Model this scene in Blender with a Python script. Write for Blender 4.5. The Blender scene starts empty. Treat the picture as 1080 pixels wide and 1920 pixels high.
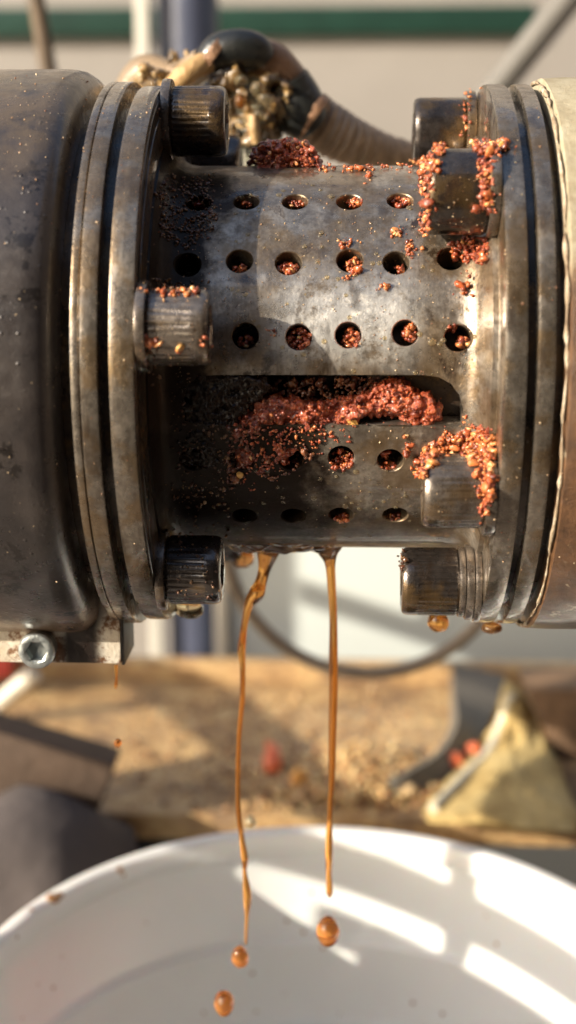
import bpy, bmesh, math, random
from mathutils import Vector, Matrix, noise as mnoise
from mathutils.bvhtree import BVHTree
R = math.radians
S = 0.01                                  # everything below is written in centimetres
scene = bpy.context.scene
col = scene.collection
random.seed(7)

# ------------------------------------------------------------------ camera
CAM = Vector((0.0, -20.40, 2.03))
PITCH, YAW, FPX = R(12.4), R(2.38), 2427.0
cam_d = bpy.data.cameras.new('camera')
cam = bpy.data.objects.new('camera', cam_d)
col.objects.link(cam)
cam.location = CAM * S
cam.rotation_euler = (R(90) - PITCH, 0, YAW)
cam_d.sensor_fit = 'VERTICAL'
cam_d.sensor_height = 36.0
cam_d.sensor_width = 36.0
cam_d.lens = 36.0 * FPX / 1920.0
cam_d.clip_start, cam_d.clip_end = 0.005, 500.0
cam_d.dof.use_dof = True
cam_d.dof.focus_distance = 18.3 * S
cam_d.dof.aperture_fstop = 14.0
scene.camera = cam

# ------------------------------------------------------------------ sky, sun, exposure
SUN_E, SUN_A = R(21.5), R(58)              # elevation; angle from the camera's back towards the left
sun_dir = Vector((-math.cos(SUN_E) * math.sin(SUN_A), -math.cos(SUN_E) * math.cos(SUN_A), math.sin(SUN_E)))
world = bpy.data.worlds.new('World')
scene.world = world
world.use_nodes = True
wn = world.node_tree
sky = wn.nodes.new('ShaderNodeTexSky')
sky.sky_type = 'NISHITA'
sky.sun_disc = False
sky.sun_elevation = SUN_E
sky.sun_rotation = math.pi + SUN_A
sky.dust_density = 2.0
wn.links.new(sky.outputs[0], wn.nodes['Background'].inputs[0])
wn.nodes['Background'].inputs[1].default_value = 0.15
sl = bpy.data.lights.new('sun', 'SUN')
sl.energy = 4.6
sl.angle = R(0.5)
sl.color = (1.0, 0.90, 0.74)
so = bpy.data.objects.new('sun', sl)
col.objects.link(so)
so.rotation_euler = sun_dir.to_track_quat('Z', 'Y').to_euler()
so.location = sun_dir * 3
scene.view_settings.view_transform = 'Standard'
scene.view_settings.look = 'None'
scene.view_settings.gamma = 1.0
scene.view_settings.exposure = 0.82

# ------------------------------------------------------------------ pixel rays (photo pixels, 1080 x 1920)
ROT = cam.rotation_euler.to_matrix()
def ray(px, py):
    return (ROT @ Vector(((px - 540) / FPX, (960 - py) / FPX, -1.0))).normalized()
def project(p):
    q = ROT.transposed() @ (Vector(p) - CAM)
    return 540 + FPX * q.x / -q.z, 960 - FPX * q.y / -q.z
def on_y(px, py, y):
    d = ray(px, py)
    return CAM + d * ((y - CAM.y) / d.y)
def on_z(px, py, z):
    d = ray(px, py)
    return CAM + d * ((z - CAM.z) / d.z)
def on_cyl(px, py, r):
    d = ray(px, py)
    a = d.y ** 2 + d.z ** 2
    b = CAM.y * d.y + CAM.z * d.z
    c = CAM.y ** 2 + CAM.z ** 2 - r * r
    q = b * b - a * c
    t = (-b - math.sqrt(q)) / a if q > 0 else -b / a
    return CAM + d * t

# ------------------------------------------------------------------ materials
def inp(bs, name, v):
    bs.inputs[name].default_value = v
class Mat:
    def __init__(s, name, rough=0.5, metal=0.0, color=(.5, .5, .5)):
        s.m = bpy.data.materials.new(name)
        s.m.use_nodes = True
        s.n, s.l = s.m.node_tree.nodes, s.m.node_tree.links
        s.b = s.n['Principled BSDF']
        s.tc = s.n.new('ShaderNodeTexCoord')
        inp(s.b, 'Base Color', (*color, 1)); inp(s.b, 'Roughness', rough); inp(s.b, 'Metallic', metal)
    def noise(s, scale, detail=4, rough=.55, stretch=(1, 1, 1), off=0.0, dist=0.0):
        mp = s.n.new('ShaderNodeMapping')
        mp.inputs['Scale'].default_value = [100 * k for k in stretch]
        mp.inputs['Location'].default_value = (off, off * 1.7, off * .6)
        s.l.new(s.tc.outputs['Object'], mp.inputs[0])
        t = s.n.new('ShaderNodeTexNoise')
        t.inputs['Scale'].default_value = scale
        t.inputs['Detail'].default_value = detail
        t.inputs['Roughness'].default_value = rough
        t.inputs['Distortion'].default_value = dist
        s.l.new(mp.outputs[0], t.inputs['Vector'])
        return t.outputs[0]
    def voro(s, scale, feature='F1', off=0.0):
        mp = s.n.new('ShaderNodeMapping')
        mp.inputs['Scale'].default_value = (100,) * 3
        mp.inputs['Location'].default_value = (off,) * 3
        s.l.new(s.tc.outputs['Object'], mp.inputs[0])
        t = s.n.new('ShaderNodeTexVoronoi')
        t.feature = feature
        t.inputs['Scale'].default_value = scale
        s.l.new(mp.outputs[0], t.inputs['Vector'])
        return t.outputs['Distance']
    def axis(s, k):
        sp = s.n.new('ShaderNodeSeparateXYZ')
        s.l.new(s.tc.outputs['Object'], sp.inputs[0])
        return sp.outputs[k]
    def rng(s, v, a, b, c=0.0, d=1.0):
        t = s.n.new('ShaderNodeMapRange')
        t.interpolation_type = 'SMOOTHSTEP'
        for i, x in enumerate((a, b, c, d)):
            t.inputs[i + 1].default_value = x
        s.l.new(v, t.inputs[0])
        return t.outputs[0]
    def ramp(s, v, stops):
        t = s.n.new('ShaderNodeValToRGB')
        e = t.color_ramp.elements
        while len(e) < len(stops):
            e.new(.5)
        for i, (p, c) in enumerate(stops):
            e[i].position = p
            e[i].color = (*c, 1) if len(c) == 3 else c
        s.l.new(v, t.inputs[0])
        return t.outputs[0]
    def mix(s, f, a, b):
        t = s.n.new('ShaderNodeMix')
        t.data_type = 'RGBA'
        for k, v in ((0, f), (6, a), (7, b)):
            if isinstance(v, (tuple, float, int)):
                t.inputs[k].default_value = (*v, 1) if isinstance(v, tuple) else v
            else:
                s.l.new(v, t.inputs[k])
        return t.outputs[2]
    def math(s, op, a, b=0.0):
        t = s.n.new('ShaderNodeMath')
        t.operation = op
        for k, v in ((0, a), (1, b)):
            if isinstance(v, (float, int)):
                t.inputs[k].default_value = v
            else:
                s.l.new(v, t.inputs[k])
        return t.outputs[0]
    def set(s, **kw):
        for k, v in kw.items():
            k = k.replace('_', ' ')
            if isinstance(v, (float, int)):
                inp(s.b, k, v)
            elif isinstance(v, tuple):
                inp(s.b, k, (*v, 1))
            else:
                s.l.new(v, s.b.inputs[k])
        return s
    def bump(s, h, dist_cm, strength=1.0, prev=None):
        t = s.n.new('ShaderNodeBump')
        t.inputs['Strength'].default_value = strength
        t.inputs['Distance'].default_value = dist_cm * S
        s.l.new(h, t.inputs['Height'])
        if prev is not None:
            s.l.new(prev, t.inputs['Normal'])
        s.l.new(t.outputs[0], s.b.inputs['Normal'])
        return t.outputs[0]

def oily_steel(name, lo, hi, grime, grime_at=.56, rough=(.26, .5), varnish=.0, metal=.75, fleck=True, soak_shade=False, runs=.45):
    m = Mat(name)
    base = m.ramp(m.noise(2.2, 6, .65), [(.3, lo), (.7, hi)])
    fine = m.noise(14, 5, .7, off=3)
    base = m.mix(m.rng(fine, .35, .7, 0, .55), base, tuple(.6 * k for k in lo))
    v = m.rng(m.noise(1.3, 5, .6, off=9), .5 - varnish * .2, .62 - varnish * .2)
    if varnish > 0:
        base = m.mix(m.math('MULTIPLY', v, .55), base, (.20, .115, .035))
    g = m.rng(m.noise(1.1, 8, .72, off=5, dist=.4), grime_at, grime_at + .10)
    colr = m.mix(g, base, grime)
    if fleck:
        fl = m.rng(m.voro(11, off=2), .10, .05)
        fl = m.math('MULTIPLY', fl, m.rng(m.noise(1.7, 3, off=12), .5, .62))
        colr = m.mix(fl, colr, (.42, .30, .19))
    met = m.math('SUBTRACT', metal, m.math('MULTIPLY', g, metal * .9))
    rg = m.rng(m.noise(4, 6, .7, off=7), .3, .7, rough[0], rough[1])
    rg = m.math('ADD', rg, m.math('MULTIPLY', g, -.08))
    turn = m.noise(7, 4, .7, stretch=(1, .03, .03), off=61)
    colr = m.mix(m.rng(turn, .38, .62, 0, .35), colr, m.mix(.5, colr, (.03, .02, .013)))
    sk = 0.0
    if soak_shade:
        fr = m.math('MULTIPLY', m.rng(m.axis(0), -.013, -.004), m.rng(m.axis(0), .013, .006))
        fr = m.math('MULTIPLY', fr, m.math('MULTIPLY', m.rng(m.axis(2), .043, .049), m.rng(m.axis(2), .060, .052)))
        fr = m.math('MULTIPLY', fr, m.rng(m.noise(2.6, 8, .8, off=71), .36, .54, 0, .95))
        colr = m.mix(fr, colr, (.74, .71, .66))  # lit sheen at the barrel's centre painted as a whitish patch
        hh = m.math('ADD', m.axis(0), m.math('MULTIPLY', m.math('SUBTRACT', m.noise(1.1, 7, .7, off=31), .5), .022))
        zz = m.math('ADD', m.axis(2), m.math('MULTIPLY', m.math('SUBTRACT', m.noise(1.4, 7, .7, off=37), .5), .02))
        sk = m.math('MULTIPLY', m.rng(hh, .004, -.005), m.rng(zz, .046, .034))
        sk = m.math('MAXIMUM', sk, m.math('MULTIPLY', m.rng(zz, .024, .016), .7))
        sk = m.math('MAXIMUM', sk, m.math('MULTIPLY', m.rng(hh, -.0150, -.019), .95))
        colr = m.mix(sk, colr, (.011, .0065, .004))  # black oil soak that also paints shade over the lower left
        met = m.math('MULTIPLY', met, m.math('SUBTRACT', 1.0, m.math('MULTIPLY', sk, .9)))
    wet = m.math('MULTIPLY', m.rng(m.noise(.9, 6, .7, off=41), .38, .56, .15, 1.0), m.math('SUBTRACT', 1.0, m.math('MULTIPLY', sk, .88)))
    run = m.rng(m.noise(3.2, 5, .6, stretch=(1, 1, .16), off=51), .54, .66, 0, runs)
    colr = m.mix(m.math('MULTIPLY', run, m.math('SUBTRACT', 1.0, sk)), colr, (.05, .026, .012))
    rg = m.math('SUBTRACT', rg, m.math('MULTIPLY', wet, .08))
    m.set(Specular_IOR_Level=m.math('SUBTRACT', .5, m.math('MULTIPLY', sk, .36)))
    m.set(Base_Color=colr, Metallic=met, Roughness=rg, Coat_Weight=wet, Coat_Roughness=.07)
    b = m.bump(m.noise(9, 6, .7, off=1), .012, .6)
    b = m.bump(turn, .006, .5, b)
    m.bump(m.noise(38, 4, .6, off=2), .004, .6, b)
    return m.m

STEEL = oily_steel('oily_barrel_steel', (.17, .138, .108), (.55, .49, .415), (.030, .019, .011), .55, (.3, .52), .35, soak_shade=True)
FLANGE = oily_steel('oily_flange_steel', (.15, .125, .10), (.40, .35, .29), (.035, .022, .013), .60, (.26, .42), .2)
DARKSTEEL = oily_steel('dark_groove_steel', (.05, .036, .026), (.10, .075, .055), (.015, .01, .007), .5, (.3, .5), .1, .4)
BOLT = oily_steel('black_oxide_bolt', (.036, .030, .028), (.105, .09, .082), (.018, .012, .009), .52, (.22, .4), .05, .7)
BOLTLIT = oily_steel('lit_bolt_steel', (.14, .115, .095), (.30, .255, .215), (.028, .018, .012), .53, (.22, .4), .1, .7)  # brighter copy of the bolt steel, light put into its colour

def black_paint():
    m = Mat('black_oily_paint')
    n1 = m.noise(1.0, 7, .68, off=4)
    c = m.ramp(n1, [(.35, (.026, .022, .022)), (.65, (.060, .050, .046))])
    low = m.rng(m.axis(2), .014, -.002)                                     # oil runs gather at the underside
    st = m.math('MULTIPLY', m.rng(m.noise(.9, 7, .7, off=14), .36, .5), low)
    c = m.mix(st, c, (.30, .19, .115))
    dk = m.rng(m.noise(1.3, 8, .74, off=22, dist=.5), .565, .60)
    c = m.mix(dk, c, (.014, .011, .010))
    top = m.rng(m.axis(2), .064, .079)
    c = m.mix(m.math('MULTIPLY', top, m.rng(m.noise(1.5, 6, .7, off=8), .35, .6)), c, (.105, .075, .045))
    fl = m.math('MULTIPLY', m.rng(m.voro(9, off=2), .12, .07), m.rng(m.noise(1.6, 3, off=12), .52, .6))
    c = m.mix(fl, c, (.45, .34, .22))
    m.set(Base_Color=c, Metallic=.15, Roughness=m.rng(m.noise(3, 6, .7, off=6), .3, .7, .24, .46), Coat_Weight=.6, Coat_Roughness=.2)
    b = m.bump(m.noise(5, 6, .7, off=1), .018, .6)
    pit = m.math('MULTIPLY', m.rng(m.voro(7, off=7), .22, .08), m.rng(m.noise(1.3, 3, off=17), .45, .6))
    b = m.bump(pit, .018, .6, b)
    m.bump(m.noise(30, 4, .6, off=2), .004, .5, b)
    return m.m
PAINT = black_paint()

def band_mat():
    m = Mat('stained_heater_band')
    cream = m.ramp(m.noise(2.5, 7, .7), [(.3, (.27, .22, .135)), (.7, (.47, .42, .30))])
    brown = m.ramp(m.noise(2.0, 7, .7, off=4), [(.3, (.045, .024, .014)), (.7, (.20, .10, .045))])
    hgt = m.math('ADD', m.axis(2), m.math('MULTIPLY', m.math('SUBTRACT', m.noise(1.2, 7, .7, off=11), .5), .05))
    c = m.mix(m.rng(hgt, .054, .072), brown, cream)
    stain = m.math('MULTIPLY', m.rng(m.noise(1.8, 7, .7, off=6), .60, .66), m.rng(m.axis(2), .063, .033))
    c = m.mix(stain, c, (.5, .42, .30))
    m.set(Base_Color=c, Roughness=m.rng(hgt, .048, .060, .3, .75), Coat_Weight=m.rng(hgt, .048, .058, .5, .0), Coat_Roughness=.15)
    b = m.bump(m.noise(5, 8, .75, off=1), .05, .8)
    return m.m
BAND = band_mat()

def crust_mat():
    m = Mat('cream_crust', .6)
    m.set(Base_Color=m.ramp(m.noise(4, 6, .7), [(.32, (.12, .06, .03)), (.5, (.34, .26, .17)), (.68, (.66, .58, .46))]))
    m.bump(m.noise(12, 6, .7), .03)
    return m.m
CRUST = crust_mat()

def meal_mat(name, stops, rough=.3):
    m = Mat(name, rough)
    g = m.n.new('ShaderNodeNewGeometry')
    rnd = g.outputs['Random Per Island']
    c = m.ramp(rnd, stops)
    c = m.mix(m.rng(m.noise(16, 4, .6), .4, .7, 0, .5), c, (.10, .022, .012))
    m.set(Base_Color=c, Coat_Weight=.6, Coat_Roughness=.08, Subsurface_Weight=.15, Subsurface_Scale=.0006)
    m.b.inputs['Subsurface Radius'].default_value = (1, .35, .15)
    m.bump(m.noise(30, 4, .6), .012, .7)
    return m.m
MEAL = meal_mat('oily_press_meal', [(0, (.14, .022, .010)), (.45, (.34, .06, .02)), (.8, (.52, .13, .038)), (.97, (.62, .22, .07)), (1, (.78, .44, .17))])
MEALLIT = meal_mat('lit_orange_meal', [(0, (.14, .028, .012)), (.3, (.38, .085, .028)), (.6, (.60, .17, .05)), (.88, (.74, .29, .09)), (1, (.84, .52, .24))], .32)  # lit copy of the meal, sunlight put into its orange
MEALDARK = meal_mat('shaded_press_meal', [(0, (.06, .016, .009)), (.5, (.14, .045, .022)), (1, (.30, .12, .05))], .3)  # shaded copy of the meal, shade put into its colour
def paste_mat():
    m = Mat('wet_meal_paste', .28)
    cell = m.noise(9, 6, .72, off=3)
    c = m.ramp(cell, [(.28, (.08, .012, .006)), (.43, (.24, .036, .012)), (.57, (.43, .085, .024)), (.74, (.66, .24, .075))])
    c = m.mix(m.math('MULTIPLY', m.rng(m.axis(0), -.004, -.018, 0, .8), m.rng(m.axis(2), .012, .0)), c, (.13, .024, .012))  # shade on the lower left meal painted in as dark red
    m.set(Base_Color=c, Coat_Weight=.9, Coat_Roughness=.07, Roughness=m.rng(m.noise(14, 4), .3, .7, .2, .5), Subsurface_Weight=.12, Subsurface_Scale=.0006)
    m.b.inputs['Subsurface Radius'].default_value = (1, .35, .15)
    b = m.bump(m.noise(22, 6, .75), .03, .9)
    m.bump(m.noise(60, 3, .6, off=4), .008, .7, b)
    return m.m
PASTE = paste_mat()
SCUM = meal_mat('dried_brown_scum', [(0, (.05, .022, .011)), (.6, (.12, .055, .025)), (.95, (.26, .15, .06)), (1, (.5, .33, .16))], .35)
FLECK = meal_mat('pale_meal_fleck', [(0, (.20, .09, .045)), (.5, (.45, .27, .14)), (1, (.78, .58, .36))], .35)

def oil_mat(name, colr, dens=900, rough=.04):
    m = Mat(name, rough, 0, colr)
    m.set(Transmission_Weight=.93, IOR=1.47, Coat_Weight=.2)
    return m.m
OIL = oil_mat('amber_oil', (.80, .37, .09))
OILDARK = oil_mat('dark_amber_oil', (.72, .36, .13))
OILCLEAR = oil_mat('clear_oil', (.93, .78, .5))
OILRED = oil_mat('falling_oil', (.86, .33, .08))

def plain(name, c, rough=.5, metal=0.0, var=.25, scale=.6, bump=.02, coat=0.0):
    m = Mat(name, rough, metal)
    m.set(Base_Color=m.ramp(m.noise(scale, 6, .65), [(.3, tuple(k * (1 - var) for k in c)), (.7, tuple(min(1, k * (1 + var)) for k in c))]), Coat_Weight=coat)
    if bump:
        m.bump(m.noise(scale * 6, 5, .6), bump)
    return m.m
def plastic():
    m = Mat('white_bucket_plastic', .32, 0, (.80, .80, .79))
    m.set(Base_Color=m.ramp(m.noise(.25, 4), [(.3, (.76, .76, .75)), (.7, (.84, .84, .83))]), Subsurface_Weight=.12, Subsurface_Scale=.004)
    m.bump(m.noise(.8, 3), .02, .4)
    return m.m
BUCKET = plastic()

# ------------------------------------------------------------------ object helpers
def link(o):
    col.objects.link(o)
    return o
def origin(o):
    v = Vector((0, 0, 0))
    while o is not None:
        v += o.location
        o = o.parent
    return v
SOLID_V, SOLID_F = [], []
def obj(name, bm, mat, parent=None, solid=False, sharp=35, loc=None):
    """bmesh in world centimetres -> one mesh object"""
    if isinstance(bm, tuple):
        me = bpy.data.meshes.new(name)
        me.from_pydata([tuple(Vector(v) * S) for v in bm[0]], [], bm[1])
        nb = bmesh.new(); nb.from_mesh(me); bmesh.ops.recalc_face_normals(nb, faces=nb.faces); nb.to_mesh(me); nb.free()
    else:
        me = bpy.data.meshes.new(name)
        bmesh.ops.recalc_face_normals(bm, faces=bm.faces)
        bm.to_mesh(me); bm.free()
        me.transform(Matrix.Scale(S, 4))
    if solid:
        b = len(SOLID_V)
        SOLID_V.extend(v.co / S for v in me.vertices)
        SOLID_F.extend(tuple(b + i for i in p.vertices) for p in me.polygons)
    o = bpy.data.objects.new(name, me)
    if parent is not None:
        o.parent = parent
    if loc is not None and parent is None:
        o.location = Vector(loc) * S
        me.transform(Matrix.Translation(-o.location))
    elif parent is not None:
        me.transform(Matrix.Translation(-origin(parent)))
    me.polygons.foreach_set('use_smooth', [True] * len(me.polygons))
    if sharp:
        me.set_sharp_from_angle(angle=R(sharp))
    for m in (mat if isinstance(mat, list) else [mat]):
        me.materials.append(m)
    return link(o)
def tag(o, label=None, cat=None, group=None, kind=None):
    for k, v in (('label', label), ('category', cat), ('group', group), ('kind', kind)):
        if v:
            o[k] = v
    return o
def thing(name, label, cat, loc, group=None):
    e = bpy.data.objects.new(name, None)
    e.location = Vector(loc) * S
    e.empty_display_size = .01
    link(e)
    return tag(e, label, cat, group)

def lathe(bm, rings, seg, closed=False, axis='x', center=(0, 0, 0), caps=True):
    """rings: (position along axis, radius or function of angle)"""
    cx, cy, cz = center
    rows = []
    for a, r in rings:
        row = []
        for i in range(seg):
            t = 2 * math.pi * i / seg
            q = r(t) if callable(r) else r
            if axis == 'x':
                p = (cx + a, cy + q * math.cos(t), cz + q * math.sin(t))
            elif axis == 'y':
                p = (cx + q * math.cos(t), cy + a, cz + q * math.sin(t))
            else:
                p = (cx + q * math.cos(t), cy + q * math.sin(t), cz + a)
            row.append(bm.verts.new(p))
        rows.append(row)
    n = len(rows)
    for k in range(n if closed else n - 1):
        A, B = rows[k], rows[(k + 1) % n]
        for i in range(seg):
            j = (i + 1) % seg
            bm.faces.new((A[i], A[j], B[j], B[i]))
    if caps and not closed:
        bm.faces.new(rows[0]); bm.faces.new(rows[-1])
    return rows
def subdiv(pts, step):
    out = []
    n = len(pts)
    for i in range(n):
        a, b = pts[i], pts[(i + 1) % n]
        k = max(1, int(math.dist(a, b) / step))
        for j in range(k):
            t = j / k
            out.append((a[0] + (b[0] - a[0]) * t, a[1] + (b[1] - a[1]) * t))
    return out
def chamfer(pts, c=.03):
    out = []
    n = len(pts)
    for i in range(n):
        p, a, b = Vector(pts[i]), Vector(pts[i - 1]), Vector(pts[(i + 1) % n])
        k1 = min(c, (a - p).length * .4); k2 = min(c, (b - p).length * .4)
        out.append(tuple(p + (a - p).normalized() * k1))
        out.append(tuple(p * .55 + (p + (a - p).normalized() * k1) * .225 + (p + (b - p).normalized() * k2) * .225))
        out.append(tuple(p + (b - p).normalized() * k2))
    return out
def ring_part(name, x0, x1, ri, ro, mat, parent, c=.035, seg=160, solid=True):
    bm = bmesh.new()
    lathe(bm, chamfer([(x0, ri), (x0, ro), (x1, ro), (x1, ri)], c), seg, closed=True)
    return obj(name, bm, mat, parent, solid)
def box(bm, lo, hi, rot=None, piv=None):
    v = []
    for x in (lo[0], hi[0]):
        for y in (lo[1], hi[1]):
            for z in (lo[2], hi[2]):
                p = Vector((x, y, z))
                if rot is not None:
                    p = rot @ (p - piv) + piv
                v.append(bm.verts.new(p))
    fs = [bm.faces.new([v[i] for i in q]) for q in ((0, 1, 3, 2), (4, 6, 7, 5), (0, 4, 5, 1), (2, 3, 7, 6), (0, 2, 6, 4), (1, 5, 7, 3))]
    return v, fs
def bevel_all(bm, w, seg=2):
    bmesh.ops.bevel(bm, geom=list(bm.edges), offset=w, segments=seg, affect='EDGES', profile=.6)
def smooth_path(pts, n):
    """Catmull-Rom through (Vector, radius)"""
    P = [(Vector(p), r) for p, r in pts]
    out = []
    for i in range(len(P) - 1):
        p0, p1, p2, p3 = P[max(i - 1, 0)], P[i], P[i + 1], P[min(i + 2, len(P) - 1)]
        for k in range(n):
            t = k / n
            f = lambda a, b, c, d: .5 * (2 * b + (c - a) * t + (2 * a - 5 * b + 4 * c - d) * t * t + (3 * b - a - 3 * c + d) * t ** 3)
            out.append((f(p0[0], p1[0], p2[0], p3[0]), max(.004, f(p0[1], p1[1], p2[1], p3[1]))))
    out.append(P[-1])
    return out
def tube(bm, path, seg=16, caps=True):
    rows = []
    up = None
    for i, (p, r) in enumerate(path):
        a = path[max(i - 1, 0)][0]; b = path[min(i + 1, len(path) - 1)][0]
        t = (b - a).normalized()
        if up is None:
            up = t.orthogonal().normalized()
        up = (up - t * up.dot(t)).normalized()
        w = t.cross(up)
        rows.append([bm.verts.new(p + (up * math.cos(2 * math.pi * k / seg) + w * math.sin(2 * math.pi * k / seg)) * r) for k in range(seg)])
    for A, B in zip(rows, rows[1:]):
        for i in range(seg):
            j = (i + 1) % seg
            bm.faces.new((A[i], A[j], B[j], B[i]))
    if caps:
        bm.faces.new(rows[0]); bm.faces.new(rows[-1])
    return rows
_t = bmesh.new(); bmesh.ops.create_icosphere(_t, subdivisions=2, radius=1)
ICO2 = ([v.co.copy() for v in _t.verts], [tuple(v.index for v in f.verts) for f in _t.faces]); _t.free()
_t = bmesh.new(); bmesh.ops.create_icosphere(_t, subdivisions=1, radius=1)
ICO1 = ([v.co.copy() for v in _t.verts], [tuple(v.index for v in f.verts) for f in _t.faces]); _t.free()
def blob(V, F, p, r, fine=False, rough=.35, sq=None):
    vs, fs = ICO2 if fine else ICO1
    b = len(V)
    o = Vector((random.uniform(-50, 50), random.uniform(-50, 50), random.uniform(-50, 50)))
    m = Matrix.Rotation(random.uniform(0, 6.28), 3, Vector((random.gauss(0, 1), random.gauss(0, 1), random.gauss(0, 1))).normalized())
    s = sq or (random.uniform(.7, 1.4), random.uniform(.6, 1.1), random.uniform(.45, .9))
    for v in vs:
        k = 1 + rough * mnoise.noise(v * 1.7 + o) + .6 * rough * mnoise.noise(v * 3.6 + o)
        w = m @ Vector((v.x * s[0], v.y * s[1], v.z * s[2]))
        V.append(p + w * (r * k))
    F.extend(tuple(b + i for i in f) for f in fs)

def inside(poly, x, y):
    c = False
    n = len(poly)
    for i in range(n):
        x1, y1 = poly[i]; x2, y2 = poly[i - 1]
        if (y1 > y) != (y2 > y) and x < (x2 - x1) * (y - y1) / (y2 - y1) + x1:
            c = not c
    return c
def sample(poly, n):
    xs = [p[0] for p in poly]; ys = [p[1] for p in poly]
    out = []
    while len(out) < n:
        x, y = random.uniform(min(xs), max(xs)), random.uniform(min(ys), max(ys))
        if inside(poly, x, y):
            out.append((x, y))
    return out
def disc(cx, cy, rx, ry, n):
    out = []
    for _ in range(n):
        t = random.uniform(0, 6.283); q = math.sqrt(random.random())
        out.append((cx + rx * q * math.cos(t), cy + ry * q * math.sin(t)))
    return out

def clump(name, balls, voxel, mat, label, bumps=.02, parent=None):
    """wet paste: overlapping crumbs fused by a voxel remesh, then roughened"""
    V, F = [], []
    for p, r in balls:
        blob(V, F, p, r, False, .6)
    me = bpy.data.meshes.new('raw_clump')
    me.from_pydata([tuple(v) for v in V], [], F)
    o = link(bpy.data.objects.new('raw_clump', me))
    md = o.modifiers.new('fuse', 'REMESH'); md.mode = 'VOXEL'; md.voxel_size = voxel
    res = bpy.data.meshes.new_from_object(o.evaluated_get(bpy.context.evaluated_depsgraph_get()))
    bm = bmesh.new(); bm.from_mesh(res)
    bpy.data.objects.remove(o); bpy.data.meshes.remove(me); bpy.data.meshes.remove(res)
    bm.normal_update()
    for v in bm.verts:
        v.co += v.normal * bumps * (mnoise.noise(v.co * 16) + .6 * mnoise.noise(v.co * 34))
    o = obj(name, bm, mat, parent, False, 0)
    return tag(o, kind='stuff') if parent else tag(o, label, 'press residue', None, 'stuff')

# ================================================================== SETTING
GZ = -70.0
bm = bmesh.new()
bmesh.ops.create_grid(bm, x_segments=8, y_segments=8, size=4000)
bmesh.ops.translate(bm, verts=bm.verts, vec=(0, 0, GZ))
tag(obj('ground', bm, plain('brown_concrete', (.20, .165, .135), .8, var=.3, scale=.05, bump=.1)), kind='structure')

def rect_between(name, a, b, y0, y1, mat, parent=None, bev=.2):
    bm = bmesh.new()
    box(bm, (min(a[0], b[0]), y0, min(a[2], b[2])), (max(a[0], b[0]), y1, max(a[2], b[2])))
    if bev:
        bevel_all(bm, bev)
    return obj(name, bm, mat, parent)

# rear wall with its green board
WY = 82.0
wall = thing('rear_wall', 'pale taupe painted wall behind the press with a dark green board across it', 'wall', (0, WY, GZ))
w1 = on_y(0, 74, WY); w0 = on_y(0, 18, WY)
TAUPE = plain('taupe_wall_paint', (.27, .245, .22), .7, var=.08, scale=.1, bump=.02)
rect_between('wall_sheet', (-220, 0, GZ), (220, 0, 110), WY, WY + 3, TAUPE, wall, .3)
gx = on_y(1000, 50, WY).x
rect_between('green_board', (-220, 0, w1.z), (gx, 0, w0.z), WY - 1.0, WY - .01, plain('dark_green_paint', (.010, .040, .026), .45, var=.2, scale=.3), wall)

# pale enamel panel below and behind the barrel
PY = 31.0
pz = on_y(700, 1268, PY).z
panel = thing('enamel_cabinet', 'pale grey enamel cabinet front behind the dark hoop', 'cabinet', (10, PY, GZ))
ENAMEL = plain('pale_enamel', (.47, .51, .50), .45, var=.04, scale=.1, bump=.01)
pl = on_y(430, 1200, PY).x; pr = on_y(1300, 1200, PY).x
TURN = Matrix.Rotation(R(0), 3, 'Z')
pw = 40.0
piv = Vector((pl, PY, 0))
zt = on_y(0, 880, PY).z
bm = bmesh.new(); box(bm, (pl, PY, pz - 24), (pl + pw, PY + 1.5, zt), TURN.inverted(), piv); bevel_all(bm, .2)
obj('door_panel', bm, ENAMEL, panel)
tw = pl - on_y(404, 1200, PY).x
bm = bmesh.new(); box(bm, (pl - tw, PY - .4, pz - 24), (pl - .05, PY + 1.2, zt)); bevel_all(bm, .15)
obj('edge_trim', bm, plain('cream_trim', (.66, .62, .52), .5, var=.05), panel)

# unseen plank walls added behind and right of the camera to darken reflections
blocker = thing('dark_reflection_wall', 'unseen dark plank walls added behind and right of the camera to darken reflections', 'wall', (70, -110, GZ))
BLOCKERM = plain('dark_blocker_planks', (.075, .055, .042), .8, var=.4, scale=.08, bump=.1)
for k in range(14):
    bm = bmesh.new(); box(bm, (-50 + k * 18, -112 - .4 * (k % 2), GZ), (-50 + k * 18 + 17.5, -109, 120)); bevel_all(bm, .4)
    obj('blocker_plank', bm, BLOCKERM, blocker)

for k in range(10):
    bm = bmesh.new(); box(bm, (69 + .4 * (k % 2), -108 + k * 13.5, GZ), (72, -108 + k * 13.5 + 13.1, 120)); bevel_all(bm, .4)
    obj('blocker_plank', bm, BLOCKERM, blocker)

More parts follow.
